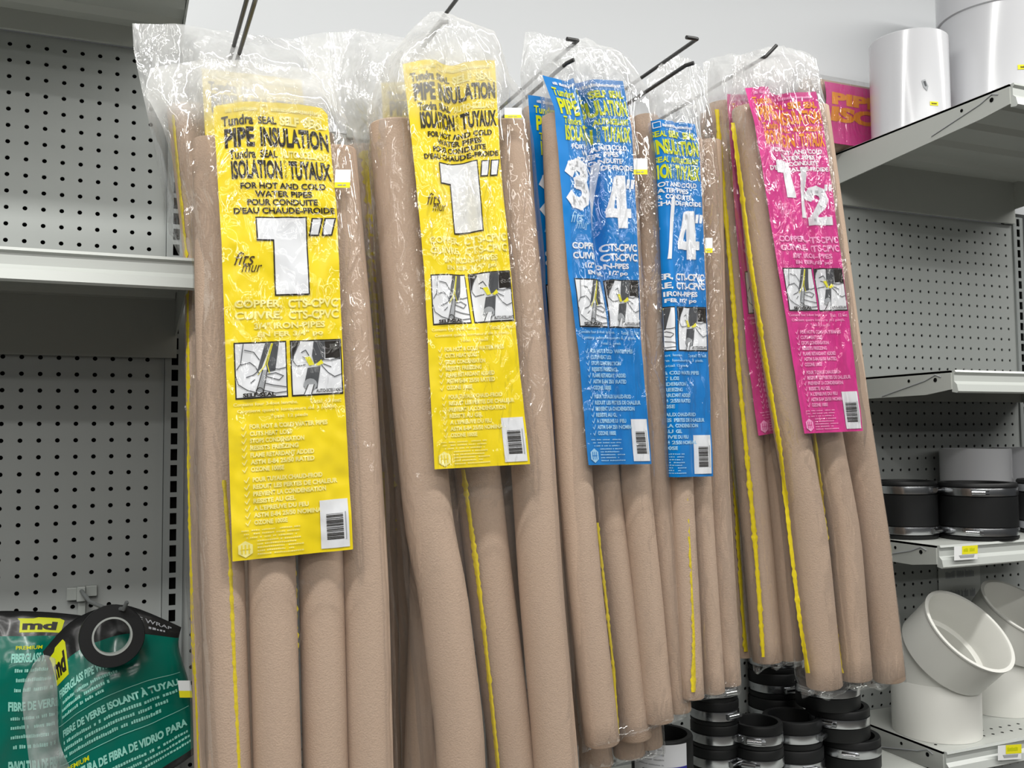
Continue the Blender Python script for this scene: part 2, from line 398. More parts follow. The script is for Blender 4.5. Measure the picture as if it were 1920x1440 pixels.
CHECK1 = ['FOR HOT & COLD WATER PIPES', 'CUTS HEAT LOSS', 'STOPS CONDENSATION', 'RESISTS FREEZING', 'FLAME RETARDANT ADDED', 'ASTM E-84 25/50 RATED', 'OZONE 100SE']
CHECK2 = ['POUR TUYAUX CHAUD-FROID', 'REDUIT LES PERTES DE CHALEUR', 'PREVIENT LA CONDENSATION', 'RESISTE AU GEL', "A L'EPREUVE DU FEU", 'ASTM E-84 25/50 NOMINAL', 'OZONE 100SE']
def panel(c, a0, b0, w, h, kind):
    X = lambda pts: [(a0+x*w/100, b0+y*h/100) for x, y in pts]
    c.rect('black', a0, a0+w, b0, b0+h, 1); c.rect('white', a0+1.1, a0+w-1.1, b0+1.3, b0+h-1.3, 2)
    if kind == 0:
        c.poly(X([(60, 3), (71, 3), (52, 46), (42, 54)]), 'grey', 3); c.poly(X([(73, 3), (86, 3), (77, 52), (62, 54), (60, 40)]), 'grey', 3)
        c.line(X([(72, 4), (58, 42), (44, 58)]), .7, 'tagy', 4); c.line(X([(74, 4), (62, 40), (66, 56)]), .7, 'tagy', 4)
        c.poly(X([(53, 50), (62, 50), (53, 90), (40, 86)]), 'lgrey', 3)
        c.line(X([(53, 50), (40, 86)]), .6, 'black', 4); c.line(X([(62, 50), (53, 90)]), .6, 'black', 4)
        c.line(X([(46+7*math.cos(t/8*6.283), 87+6*math.sin(t/8*6.283)) for t in range(9)]), .6, 'black', 5)
        for l in ([(18, 3), (12, 38), (4, 48)], [(20, 14), (38, 18), (48, 32)], [(2, 60), (6, 74), (22, 84), (40, 90)], [(10, 40), (30, 36), (40, 44), (46, 56)],
                  [(22, 62), (36, 58), (44, 52)], [(30, 72), (38, 66)], [(70, 48), (84, 50), (98, 47)], [(62, 58), (78, 56), (92, 62), (84, 69), (60, 62)],
                  [(58, 74), (74, 78), (98, 82)], [(54, 86), (76, 92), (98, 90)]): c.line(X(l), .7, 'grey', 4)
        c.text('SELF-SEAL', *[a0+w*.14, a0+w*.76], b0+h*.90, b0+h*.97, 'black', .05, lay=6)
    else:
        c.poly(X([(68, 3), (97, 3), (97, 37), (82, 33), (68, 34)]), 'black', 3); c.poly(X([(3, 3), (20, 3), (6, 30), (3, 34)]), 'black', 3)
        c.poly(X([(46, 3), (68, 3), (66, 36), (46, 44), (42, 28)]), 'grey', 3)
        c.poly(X([(33, 50), (58, 48), (50, 88), (24, 84)]), 'grey', 3)
        c.poly([(a0+w*(.37+.13*math.cos(t/12*6.283)), b0+h*(.80+.11*math.sin(t/12*6.283))) for t in range(12)], 'lgrey', 4)
        c.poly(X([(33, 80), (44, 80), (38, 98), (24, 98)]), 'white', 5); c.line(X([(33, 80), (24, 97)]), .6, 'black', 6); c.line(X([(44, 80), (38, 97)]), .6, 'black', 6)
        c.poly(X([(28, 31), (38, 30), (46, 45), (36, 46)]), 'tagy', 5); c.poly(X([(48, 45), (60, 36), (64, 43), (54, 47)]), 'tagy', 5)
        for l in ([(20, 4), (8, 22), (4, 36), (12, 46), (30, 44)], [(22, 22), (30, 18), (36, 28)], [(24, 30), (32, 34)], [(62, 36), (78, 38), (96, 34)], [(64, 44), (78, 50)],
                  [(60, 46), (72, 60), (84, 68), (97, 64)]): c.line(X(l), .7, 'grey', 4)
        c.text('AUTO-SCELLANT', a0+w*.47, a0+w*.97, b0+h*.89, b0+h*.95, 'black', .03, lay=6)
def insulation_print(kind):
    """the long printed label: kind is '1', '34' or '12'; sheet 100 x 375"""
    base, head, body, size_, small, lt = {'1': ('yellow', 'black', 'black', 'white', 'cream', 'cream'),
        '34': ('blue', 'lime', 'white', 'white', 'white', 'skyp'), '12': ('pink', 'orange', 'white', 'white', 'rose', 'rose')}[kind]
    c = Card(100, 375); c.grid(base, 40, 120)
    T = c.text
    greek(c, 10, 38, 4, 3, small, 1); greek(c, 50, 94, 4, 3, small, 2); c.line([(41, 2.6), (47, 2.6), (47, 8), (41, 8), (41, 2.6)], .8, small)
    T('Tundra', 6, 34, 10, 18, head, .03); T('SEAL', 38, 54, 11.5, 17.5, head, .03)
    T('SELF', 57, 74, 10.5, 18, head if kind != '1' else 'cream', .05); T('SEAL', 78, 96, 10.5, 18, head if kind != '1' else 'cream', .05)
    T('PIPE', 8, 34, 20, 35.5, head, .04); T('INSULATION', 39, 98, 20, 35.5, head, .04)
    T('Tundra', 11, 34, 37.5, 45, head, .03); T('SEAL', 38, 53, 38, 44, head, .03)
    T('AUTO-SCELLANT', 56, 97, 38, 44, head if kind != '1' else 'cream', .05)
    T('ISOLATION', 12, 56, 46, 61, head, .04); T('TUYAUX', 62, 98, 46, 61, head, .04)
    for i, ch in enumerate('POUR'): T(ch, 58, 60, 46+i*3.8, 49+i*3.8, head, .0)
    T('FOR HOT AND COLD', 19, 92, 64, 69, body, .035); T('WATER PIPES', 31, 80, 70.5, 75.5, body, .035)
    T('POUR CONDUITE', 24, 84, 77, 82, body, .035); T("D'EAU CHAUDE-FROIDE", 12, 98, 83.5, 88.5, body, .035)
    if kind == '1':
        one = [(30, 91), (74, 91), (74, 157), (44, 157), (44, 111), (30, 111)]
        c.poly(one, 'black', 2); c.poly([(31.2, 92.2), (72.8, 92.2), (72.8, 155.8), (45.2, 155.8), (45.2, 109.8), (31.2, 109.8)], 'white', 3)
        for dx in (0, 11):
            c.poly([(78+dx, 92), (88+dx, 92), (84+dx, 107), (75+dx, 107)], 'black', 2); c.poly([(79+dx, 93.1), (86.3+dx, 93.1), (83+dx, 105.9), (76.5+dx, 105.9)], 'white', 3)
        T('fits', 10, 28, 120, 131, 'brown', .0, .45); T('mur', 16, 34, 131, 137, 'brown', .0, .45)
    elif kind == '34':
        c.line([(13, 92), (16, 87), (23, 85), (31, 88), (33, 94), (30, 100), (22, 102.5)], 11.5, 'white', 2); c.line([(22, 102.5), (31, 105), (34, 112), (31, 119), (24, 123), (17, 121), (12, 116)], 11.5, 'white', 2); c.poly([(54, 80), (59, 80), (50, 145), (45, 145)], 'white', 2); c.line([(81, 97), (81, 141)], 12, 'white', 2); c.line([(63, 130), (90, 130)], 9, 'white', 2); c.line([(76, 98), (64, 129)], 8, 'white', 2)
        for dx in (0, 6): c.poly([(89+dx, 97), (93.5+dx, 97), (91.5+dx, 106), (87.5+dx, 106)], 'white', 2)
        T('fits', 10, 27, 130, 141, 'skyp', .0, .45); T('mur', 16, 34, 141, 147, 'skyp', .0, .45)
    else:
        c.poly([(22, 78), (46, 78), (46, 118), (31, 118), (31, 91), (22, 91)], 'white', 2)
        c.poly([(58, 84), (66, 84), (58, 140), (49, 140)], 'white', 2); c.line([(65, 117), (69, 111), (77, 109), (84, 112), (86, 119), (82, 126), (74, 133), (68, 141)], 9.5, 'white', 2); c.line([(65, 143), (91, 143)], 9, 'white', 2)
        for dx in (0, 6): c.poly([(89+dx, 103), (93.5+dx, 103), (91.5+dx, 110), (87.5+dx, 110)], 'white', 2)
        T('fits', 14, 27, 122, 131, 'rose', .0, .45); T('mur', 17, 34, 131, 137, 'rose', .0, .45)
    c2 = {'1': 'cream', '34': 'white', '12': 'rose'}[kind]
    T('COPPER,', 9, 50, 160, 167.5, c2, .035); T('CTS-CPVC', 55, 98, 160, 167.5, c2, .035)
    T('CUIVRE,', 9, 50, 169.5, 177, c2, .035); T('CTS-CPVC', 55, 98, 169.5, 177, c2, .035)
    T({'1': '3/4"', '34': '1/2"', '12': '3/8"'}[kind]+' IRON-PIPES', 25, 86, 179, 184.5, c2, .035); T('EN FER '+{'1': '3/4"', '34': '1/2"', '12': '3/8"'}[kind]+' po', 28, 84, 186.5, 192, c2, .035)
    panel(c, 7, 195, 45, 47, 0); panel(c, 55, 195, 44, 47, 1)
    T('Contains four 3-foot lengths.', 5, 60, 245, 248.5, lt, .02); T('Total: 12 feet', 70, 97, 245, 248.5, lt, .02)
    T('Contient quatre longueurs de 3 pieds.', 8, 92, 250.5, 254, lt, .02); T('Total: 12 pieds', 36, 68, 256, 259.5, lt, .02)
    for i, t in enumerate(CHECK1):
        b_ = 263+i*5.9; L = len(t)*2.55; T(t, 18, min(94, 18+L), b_, b_+4, lt, .04); c.line([(11, b_+2), (12.6, b_+4), (15, b_-.2)], .8, lt)
    for i, t in enumerate(CHECK2):
        b_ = 309+i*5.9-2; L = len(t)*2.55; T(t, 19, min(94, 19+L), b_, b_+4, lt, .04); c.line([(12, b_+2), (13.6, b_+4), (16, b_-.2)], .8, lt)
    for i in range(3): greek(c, 8+i*2, 60-i*3, 350+i*3, 1.2, lt, 10+i)
    for i in range(5): greek(c, 21, 60-(i % 2)*6, 359+i*2.8, 1.2, lt, 20+i)
    hx = [(11+7*math.sin(k*math.pi/3), 366+7*math.cos(k*math.pi/3)) for k in range(6)]
    c.poly(hx, lt, 2)
    for dx in (-3, 0, 3): c.line([(11+dx, 362.5), (11+dx, 369.5)], .9, base, 3)
    c.line([(7, 366), (15, 366)], .6, base, 3)
    c.rect('white', 74, 97.5, 331, 372, 2)
    r = random.Random(3); bb = 343
    while bb < 364: h = r.choice((.35, .6, .9)); c.rect('black', 79, 93, bb, bb+h, 3); bb += h+r.choice((.4, .6, .8))
    c.line([(95, 342), (95, 365)], .8, 'lgrey', 3)
    return c

# ---------------------------------------------------------------- pipe insulation packs
def quadfn(L, R, s0, creases=(), top=None, w=100, h=375, seed=0, crumple=.0016, fold=0):
    """surface of a sheet hung between the left and the right edge (lists of (x, y) of the photo), s0 in front of the wall"""
    l = [((p[1]-L[0][1])/(L[-1][1]-L[0][1]),)+tuple(p) for p in L]; r = [((p[1]-R[0][1])/(R[-1][1]-R[0][1]),)+tuple(p) for p in R]
    def fn(a, b_):
        u, v = a/w, b_/h; p = interp(l, v); q = interp(r, v); fd = max(0, fold-u)
        if fold: u = max(0, (u-fold)/(1-fold))
        x = lerp(p[0], q[0], u)+fd*62; y = lerp(p[1], q[1], u)
        if top: y += interp(top, u)[0]*max(0, 1-v/.25)
        P = W(x, y, s0); ds = 0
        for (uc, wd_, dp, v0, v1) in creases:
            k = sm(v0-.08, v0+.02, v)*(1-sm(v1-.15, v1+.1, v)) if v0 > 0 else 1-sm(v1-.15, v1+.1, v)
            ds -= dp*math.exp(-((u-uc)/wd_)**2)*k
        n = noise.noise(Vector((a*.05+seed*7, b_*.03, seed)))*crumple+noise.noise(Vector((a*.16, b_*.09+seed*3, seed+.5)))*crumple*.4
        ds -= fd*.075+.012*sm(.12, 0, u)*(fold > 0)
        return P+Vector((0, -(ds+n), 0))
    fn.edges = (L, R, s0)
    return fn
def pack(label, tubes, film_=None, card=None, sticker=None, s=.42, seed=0, haze=None, parent_group='bagged pipe insulation hanging on the hooks'):
    """tubes: dicts path [(x, y)], w (photo width), ds, seam [(x, y)], sw; film_: L, R edges, top profile, header height"""
    t0 = tubes[0]; pb = W(t0['path'][-1][0], t0['path'][-1][1], s)
    root = thing('pipe_insulation_pack', pb, label, 'pipe insulation', parent_group)
    rmax = 0; surf = []
    for ti, t in enumerate(tubes):
        st = s+t.get('ds', 0); pts = t['path']; key = [(i/(len(pts)-1),)+p for i, p in enumerate(pts)]
        n = 26; P = []
        ky = sorted([(y, x) for x, y in pts])
        for i in range(n+1):
            y = lerp(pts[0][1], pts[-1][1], i/n)
            # smooth the polyline a little
            xx = sum(interp(ky, y+d)[0] for d in (-40, -20, 0, 20, 40))/5 if 0 < i < n else interp(ky, y)[0]
            P.append(W(xx, y, st))
        r = t['w']/2*depth(P[n//2])/F0; rmax = max(rmax, r+t.get('ds', 0)); surf.append((ky, t['w']/2, r, t.get('ds', 0), pts[0][1], pts[-1][1]))
        o = MB(); seg = 24
        rad = [r*(1+.012*noise.noise(Vector((i*.4, ti+seed, 0)))) for i in range(n+1)]
        o.tube(P, r, seg, 0, cap=False, rad=rad)
        for e, sg in ((0, 1), (n, -1)):       # cut ends with a bore
            d = (P[1]-P[0]).normalized() if e == 0 else (P[-1]-P[-2]).normalized()
            k = len(o.v); c0 = P[e]; ring = [o.v[e*seg+j] for j in range(seg)]
            o.v += [c0+(q-c0)*.94-d*sg*.002 for q in ring]+[c0+(q-c0)*.5-d*sg*.002 for q in ring]+[c0+(q-c0)*.48+d*sg*.05 for q in ring]
            for j in range(seg):
                j2 = (j+1) % seg
                o.f += [(e*seg+j, e*seg+j2, k+j2, k+j), (k+j, k+j2, k+seg+j2, k+seg+j), (k+seg+j, k+seg+j2, k+2*seg+j2, k+2*seg+j)]; o.m += [0, 0, 1]
        tb = o.build('tube', ['foam', 'bore'], root, smooth=True)
        if t.get('seam'):
            sl = sorted((y, x) for x, y in t['seam']); y0, y1 = sl[0][0], sl[-1][0]; N = int((y1-y0)/6)+2; sw = t.get('sw', 9); V = []; Fc = []
            for i in range(N+1):
                y = lerp(y0, y1, i/N); sx = interp(sl, y)[0]; cx = interp(ky, y)[0]; hw = t['w']/2
                ww = sw*1.2*(.6+.8*abs(noise.noise(Vector((y*.06, seed+ti, 3)))) + .25*noise.noise(Vector((y*.25, ti, 7))))
                for k_, off, lift in ((0, -.5, .0006), (1, -.1, .0022), (2, .2, .002), (3, .5, .0006)):
                    x_ = sx+ww*off+1.2*noise.noise(Vector((y*.2, k_, 1))); kk = max(-.97, min(.97, (x_-cx)/hw))
                    V.append(W(x_, y, st+r*math.sqrt(1-kk*kk)+lift))
            for i in range(N):
                for k_ in range(3): q = i*4+k_; Fc.append((q, q+1, q+5, q+4))
            q = mesh('seam_tape', V, Fc, ['tape'], tb); q['label'] = 'yellow adhesive seam tape'
    if card:
        cd, fn = card; q = cd.build('label_card', fn, root); q['label'] = 'printed label card'
    cardrng = None
    if card:
        cL, cR, cs = card[1].edges
        cL, cR = [[pix(W(p[0], p[1], cs)+Vector((0, cs-s, 0))) for p in q_] for q_ in (cL, cR)]; cardrng = (min(cL[0][1], cR[0][1])-18, max(cL[-1][1], cR[-1][1]), sorted((p[1], p[0]) for p in cL), sorted((p[1], p[0]) for p in cR), cs-s)
    if film_:
        L, R = film_['L'], film_['R']; top = film_.get('top'); hv = film_.get('header', .1); tt = film_.get('tt', hv+.06); th = film_.get('th', rmax+.010)
        l = [((p[1]-L[0][1])/(L[-1][1]-L[0][1]),)+tuple(p) for p in L]; rr = [((p[1]-R[0][1])/(R[-1][1]-R[0][1]),)+tuple(p) for p in R]
        nu, nv = 44, 150; hk = film_.get('hook'); V = []; Fc = []; fm = []
        fs = film_.get('s', s)
        def place(i, j, side):
            v = j/nv; u = i/nu; p = interp(l, v); q = interp(rr, v)
            x = lerp(p[0], q[0], u); y = lerp(p[1], q[1], u); y_ = y
            if top: y += interp(top, u)[0]*max(0, 1-v/(hv*1.2))
            y += 5*noise.noise(Vector((u*5, seed, side)))*(1-sm(0, .06, v)); x += 4*noise.noise(Vector((v*14, seed+5, u > .5)))*(abs(2*u-1)**4)
            if v > .97: y += film_.get('rag', 10)*.6*noise.noise(Vector((u*6, seed+9, 0)))*(v-.97)/.03
            T = .0025+(th-.0025)*sm(hv*.7, tt+.03, v)*(1-sm(.965, 1, v)*.9)
            return x, y, y_, T*max(0, 1-abs(2*u-1)**5)**.5, T, u, v
        MILK = []; TIGHT = []
        FR = [[0.0]*(nu+1) for _ in range(nv+1)]
        for j in range(nv+1):
            for i in range(nu+1):
                x, y, y_, tp, T, u, v = place(i, j, 1)
                F = (.0025+.5*max(0, T-.0025))*(tp/T)
                for (ky_, hw_, r_, d_, ya, yb) in surf:
                    if y_ < ya-6 or y_ > yb+4: continue
                    k_ = (x-interp(ky_, y_)[0])/(hw_*1.12)
                    if abs(k_) < 1: F = max(F, d_+(r_+.003)*(1-k_*k_)**.5)
                if cardrng and cardrng[0]-4 < y_ < cardrng[1]+4:
                    xa, xb = interp(cardrng[2], y_)[0], interp(cardrng[3], y_)[0]
                    if xa-4 < x < xb+4: F = max(F, cardrng[4]+.003)
                if v < hv: F = max(F, T*.9)
                FR[j][i] = F
        RU, RV = 1, 4
        D = [[max(FR[j][max(0, i-RU)], FR[j][i], FR[j][min(nu, i+RU)]) for i in range(nu+1)] for j in range(nv+1)]
        D = [[max(D[jj][i] for jj in range(max(0, j-RV), min(nv, j+RV)+1)) for i in range(nu+1)] for j in range(nv+1)]
        for _ in range(2):
            D = [[sum(D[jj][i] for jj in range(max(0, j-2), min(nv, j+2)+1))/(min(nv, j+2)-max(0, j-2)+1) for i in range(nu+1)] for j in range(nv+1)]
        D = [[(D[j][max(0, i-1)]+2*D[j][i]+D[j][min(nu, i+1)])/4 for i in range(nu+1)] for j in range(nv+1)]
        for side in (1, -1):
            for j in range(nv+1):
                for i in range(nu+1):
                    x, y, y_, tp, T, u, v = place(i, j, side); edge = min(1, 4*u, 4*(1-u))
                    cr = noise.noise(Vector((x*.028+seed, y*.012, side*3)))*.0034+noise.noise(Vector((x*.09, y*.04, seed)))*.0012
                    if v < hv: cr += noise.noise(Vector((x*.02, y*.03, seed+2)))*.006*edge
                    if hk:
                        dx, dy = x-hk[0], y-hk[1]; dd = math.hypot(dx, dy)
                        if dy > -30: cr += .0055*math.sin(13*math.atan2(dx, dy+20)+seed)*math.exp(-dd/90)
                    band = sm(.07, .16, v)*(1-sm(.5, .68, v))*.9+.12
                    cr += max(0, 1-abs(noise.noise(Vector((x*.045+seed*3, y*.005, side)))*2.4))**5*.0045*band*edge+noise.noise(Vector((x*.11, y*.07, seed*2)))*.0016*band
                    e2 = sm(0, .08, u)*sm(0, .08, 1-u)*(1-sm(.985, 1, v)); e2 = e2 if v > .02 else e2*v/.02+.0
                    dsu = (D[j][i]*e2+abs(cr)*(.75 if v > hv else 1.1)*edge) if side > 0 else -tp+cr*.6*edge
                    V.append(W(x, y, fs)+Vector((0, -dsu, 0))); TIGHT.append(sm(.5, .75, v)*(1-sm(.93, .98, v))); MILK.append(1-sm(hv*.75, hv*1.45, v+.02*noise.noise(Vector((u*5, seed, 4)))))
        sz = (nv+1)*(nu+1)
        for side in (0, 1):
            for j in range(nv):
                for i in range(nu):
                    q = side*sz+j*(nu+1)+i; Fc.append((q, q+1, q+nu+2, q+nu+1)); fm.append(1 if j/nv < hv else 0)
        q = mesh('bag', V, Fc, ['film'], root)
        at = q.data.attributes.new('creased', 'FLOAT', 'POINT'); at.data.foreach_set('value', MILK)
        at = q.data.attributes.new('tight', 'FLOAT', 'POINT'); at.data.foreach_set('value', TIGHT)
        q['label'] = 'clear plastic bag'
    if sticker:
        (x0, y0, x1, y1, sl_) = sticker; ss = s+rmax+.013
        cd = Card(30, 30); cd.grid('tagw', 3, 3, 0, 30, 0, 21); cd.grid('tagy', 3, 2, 0, 30, 21, 30); greek(cd, 6, 22, 24, 2.5, 'lgrey', 5, 1)
        q = cd.build('price_sticker', lambda a, b_: W(lerp(x0, x1, a/30)+sl_*(b_/30), lerp(y0, y1, b_/30)+sl_*.0, ss), root, step=.0004); q['label'] = 'white and yellow price sticker'
    return root
S1 = .42
C1, C34, C12 = insulation_print('1'), insulation_print('34'), insulation_print('12')

# hook 1: front pack and the one behind
pack('front pack at the far left with flat yellow 1 inch label, widest of all',
     [dict(path=[(402, 268), (409, 700), (415, 1000), (430, 1440), (436, 1560)], w=80, seam=[(420, 900), (432, 1050), (440, 1250), (449, 1440), (452, 1550)], sw=9),
      dict(path=[(462, 275), (490, 700), (508, 1000), (520, 1440), (524, 1560)], w=88, ds=.004, seam=[(535, 900), (549, 1060), (553, 1300), (556, 1440), (558, 1550)], sw=15),
      dict(path=[(548, 280), (585, 700), (601, 1000), (611, 1440), (614, 1560)], w=84, ds=-.004),
      dict(path=[(625, 285), (662, 700), (686, 1100), (694, 1440), (698, 1560)], w=86, ds=0, seam=[(700, 700), (716, 1060), (720, 1250), (722, 1440), (724, 1550)], sw=8)],
     film_=dict(L=[(282, 118), (272, 165), (306, 240), (350, 400), (361, 500), (362, 580), (352, 800), (354, 900), (368, 1240), (385, 1600)], R=[(622, 118), (632, 160), (672, 285), (700, 500), (728, 900), (742, 1240), (748, 1600)],
                top=[(0, 10), (.3, -6), (.5, -2), (.8, 8), (1, 20)], header=.07, tt=.13, hook=(440, 82)),
     card=(C1, quadfn([(400, 200), (415, 450), (425, 720), (436, 1053)], [(614, 207), (632, 400), (645, 720), (662, 1030)], S1+.042,
                      creases=[(.3, .12, .004, 0, .12), (.7, .1, .003, .05, .4)], top=[(0, 0), (.28, -14), (.75, -10), (.95, -3), (1, 8)], seed=1, crumple=.003)),
     sticker=(629, 318, 658, 352, -2), seed=1)
pack('rear pack at the far left, behind the widest yellow label, with a wide yellow tape',
     [dict(path=[(352, 205), (386, 500), (388, 700), (396, 1100), (406, 1500)], w=76, seam=[(324, 215), (351, 500), (354, 900), (362, 1200), (372, 1440)], sw=6),
      dict(path=[(430, 210), (450, 700), (470, 1500)], w=80),
      dict(path=[(585, 255), (600, 700), (640, 1500)], w=84),
      dict(path=[(676, 280), (697, 640), (713, 1100), (720, 1500)], w=66, ds=.01, seam=[(690, 282), (703, 420), (711, 560), (718, 700), (730, 1100)], sw=30)],
     film_=dict(L=[(248, 44), (250, 92), (262, 150), (292, 290), (318, 440), (347, 505), (347, 600), (343, 900), (352, 1200), (366, 1560)], R=[(640, 60), (690, 120), (706, 200), (705, 500), (728, 900), (750, 1200), (765, 1560)],
                top=[(0, 0), (.25, -1), (.5, 12), (.75, 18), (1, 10)], header=.1, tt=.14, hook=(455, 60)),
     card=(C1, quadfn([(378, 128), (392, 400), (420, 980)], [(565, 150), (590, 400), (620, 960)], .305, seed=3)), s=.262, seed=2)
# hook 2
pack('second front pack from the left, creased yellow 1 inch label',
     [dict(path=[(738, 236), (760, 500), (782, 760), (806, 1000), (829, 1100), (862, 1370), (868, 1540)], w=92),
      dict(path=[(845, 235), (862, 500), (885, 800), (897, 900), (920, 1100), (958, 1400), (972, 1540)], w=86, ds=-.034, seam=[(868, 880), (893, 1060), (905, 1160), (920, 1300), (934, 1440), (940, 1520)], sw=9),
      dict(path=[(945, 236), (972, 500), (995, 800), (1014, 1100), (1040, 1400), (1048, 1540)], w=84, ds=-.004)],
     film_=dict(L=[(718, 118), (688, 205), (690, 300), (712, 600), (740, 900), (770, 1200), (800, 1580)], R=[(905, 70), (985, 180), (1000, 260), (1022, 500), (1050, 900), (1075, 1200), (1092, 1580)],
                top=[(0, 0), (.3, -50), (.48, -72), (.62, -62), (.8, -40), (1, 0)], header=.07, tt=.11, hook=(838, 45)),
     card=(C1, quadfn([(755, 120), (776, 300), (795, 500), (805, 700), (815, 880)], [(928, 113), (938, 300), (955, 480), (975, 700), (994, 870)], S1+.046,
                      creases=[(.5, .16, .020, 0, .62), (.62, .05, .004, 0, 1.1)], top=[(0, 0), (.4, -12), (.58, -2), (1, 0)], seed=4)),
     sticker=(946, 202, 978, 221, 0), seed=3)
pack('pack behind the creased yellow label, its own yellow label peeking out at left',
     [dict(path=[(800, 600), (796, 900), (800, 1100), (790, 1380), (786, 1560)], w=62, ds=-.01),
      dict(path=[(790, 255), (810, 700), (835, 1000), (850, 1540)], w=80), dict(path=[(885, 255), (905, 700), (930, 1000), (960, 1540)], w=80),
      dict(path=[(712, 300), (735, 900), (752, 1440), (754, 1560)], w=52, ds=-.09), dict(path=[(752, 300), (770, 900), (782, 1440), (784, 1560)], w=52, ds=-.11)],
     film_=dict(L=[(560, 70), (590, 160), (660, 240), (688, 500), (705, 900), (745, 1200), (757, 1580)], R=[(905, 90), (925, 170), (950, 260), (985, 600), (1010, 900), (1040, 1200), (1060, 1580)],
                top=[(0, 0), (.3, -20), (.6, -8), (1, -10)], header=.13, tt=.15, hook=(825, 60)),
     card=(C1, quadfn([(714, 155), (735, 500), (775, 820)], [(880, 150), (900, 500), (940, 820)], .388, seed=5)), s=.345, seed=4)
# hook 3
pack('front blue labelled 3/4 inch pack, third from the left',
     [dict(path=[(1048, 222), (1062, 600), (1078, 900), (1096, 1100), (1129, 1390)], w=66, seam=[(1120, 980), (1139, 1150), (1150, 1250), (1159, 1376)], sw=6),
      dict(path=[(1100, 225), (1120, 600), (1132, 900), (1158, 1100), (1192, 1380)], w=60, ds=-.026),
      dict(path=[(1160, 225), (1180, 600), (1190, 900), (1211, 1100), (1234, 1348)], w=58, ds=-.01),
      dict(path=[(1211, 222), (1222, 600), (1234, 900), (1254, 1100), (1272, 1330)], w=48, ds=-.018)],
     film_=dict(L=[(1012, 108), (1020, 165), (1032, 300), (1040, 600), (1050, 900), (1068, 1150), (1092, 1412)], R=[(1180, 108), (1226, 190), (1238, 300), (1250, 600), (1262, 900), (1276, 1120), (1290, 1345)],
                top=[(0, 0), (.2, -26), (.42, -34), (.6, -24), (.8, -10), (1, 0)], header=.05, tt=.09, hook=(1083, 78)),
     card=(C34, quadfn([(1017, 141), (1040, 205), (1064, 500), (1085, 660), (1103, 872)], [(1168, 152), (1184, 240), (1195, 430), (1202, 640), (1222, 870)], S1+.036,
                       creases=[(.50, .08, .024, 0, .55), (.54, .04, .006, 0, 1.2), (.75, .05, .003, .3, 1.2)], top=[(0, 0), (.3, 8), (.45, -6), (.6, 0), (1, 0)], seed=6)),
     sticker=(1188, 297, 1214, 327, 0), seed=5)
pack('pack behind the third pack, blue label corner and one tall tube showing',
     [dict(path=[(1010, 206), (1036, 500), (1062, 800), (1086, 1100), (1118, 1432)], w=64, ds=0),
      dict(path=[(1090, 240), (1120, 700), (1150, 1100), (1180, 1412)], w=60), dict(path=[(1145, 240), (1165, 700), (1185, 1100), (1215, 1395)], w=56)],
     film_=dict(L=[(985, 60), (975, 140), (985, 260), (1010, 500), (1030, 800), (1058, 1100), (1085, 1450)], R=[(1130, 100), (1180, 200), (1190, 300), (1200, 600), (1210, 900), (1230, 1100), (1245, 1420)],
                top=[(0, 0), (.3, -6), (.7, 0), (1, 0)], header=.09, tt=.11, hook=(1045, 110)),
     card=(C34, quadfn([(990, 178), (1010, 500), (1040, 860)], [(1140, 200), (1150, 500), (1170, 860)], .392, seed=7)), s=.355, seed=6)
# hook 4
pack('narrow twisted pack with blue 3/4 inch label half hidden, fourth hook',
     [dict(path=[(1262, 262), (1268, 600), (1277, 900), (1288, 1100), (1298, 1305)], w=44, ds=.0, seam=[(1270, 700), (1289, 900), (1297, 1060), (1302, 1180), (1300, 1298)], sw=9),
      dict(path=[(1296, 265), (1305, 600), (1312, 900), (1325, 1100), (1338, 1295)], w=42, ds=-.012),
      dict(path=[(1330, 268), (1338, 600), (1344, 900), (1356, 1100), (1366, 1280)], w=46, ds=-.028),
      dict(path=[(1240, 265), (1250, 600), (1258, 900), (1268, 1100), (1278, 1300)], w=40, ds=-.02)],
     film_=dict(L=[(1212, 150), (1218, 215), (1226, 330), (1240, 600), (1248, 900), (1262, 1100), (1275, 1320)], R=[(1320, 135), (1336, 220), (1350, 330), (1358, 600), (1366, 900), (1380, 1100), (1391, 1300)],
                top=[(0, 0), (.4, -40), (.7, -30), (1, 0)], header=.06, tt=.1, hook=(1290, 110)),
     card=(C34, quadfn([(1228, 226), (1238, 300), (1244, 420), (1250, 560), (1263, 895)], [(1303, 233), (1313, 300), (1318, 420), (1324, 560), (1337, 893)], S1+.028,
                       creases=[(.55, .07, .004, 0, 1.2)], top=[(0, -4), (.5, -2), (1, 0)], seed=8, fold=.40)),
     sticker=(1322, 446, 1336, 474, 0), seed=7)
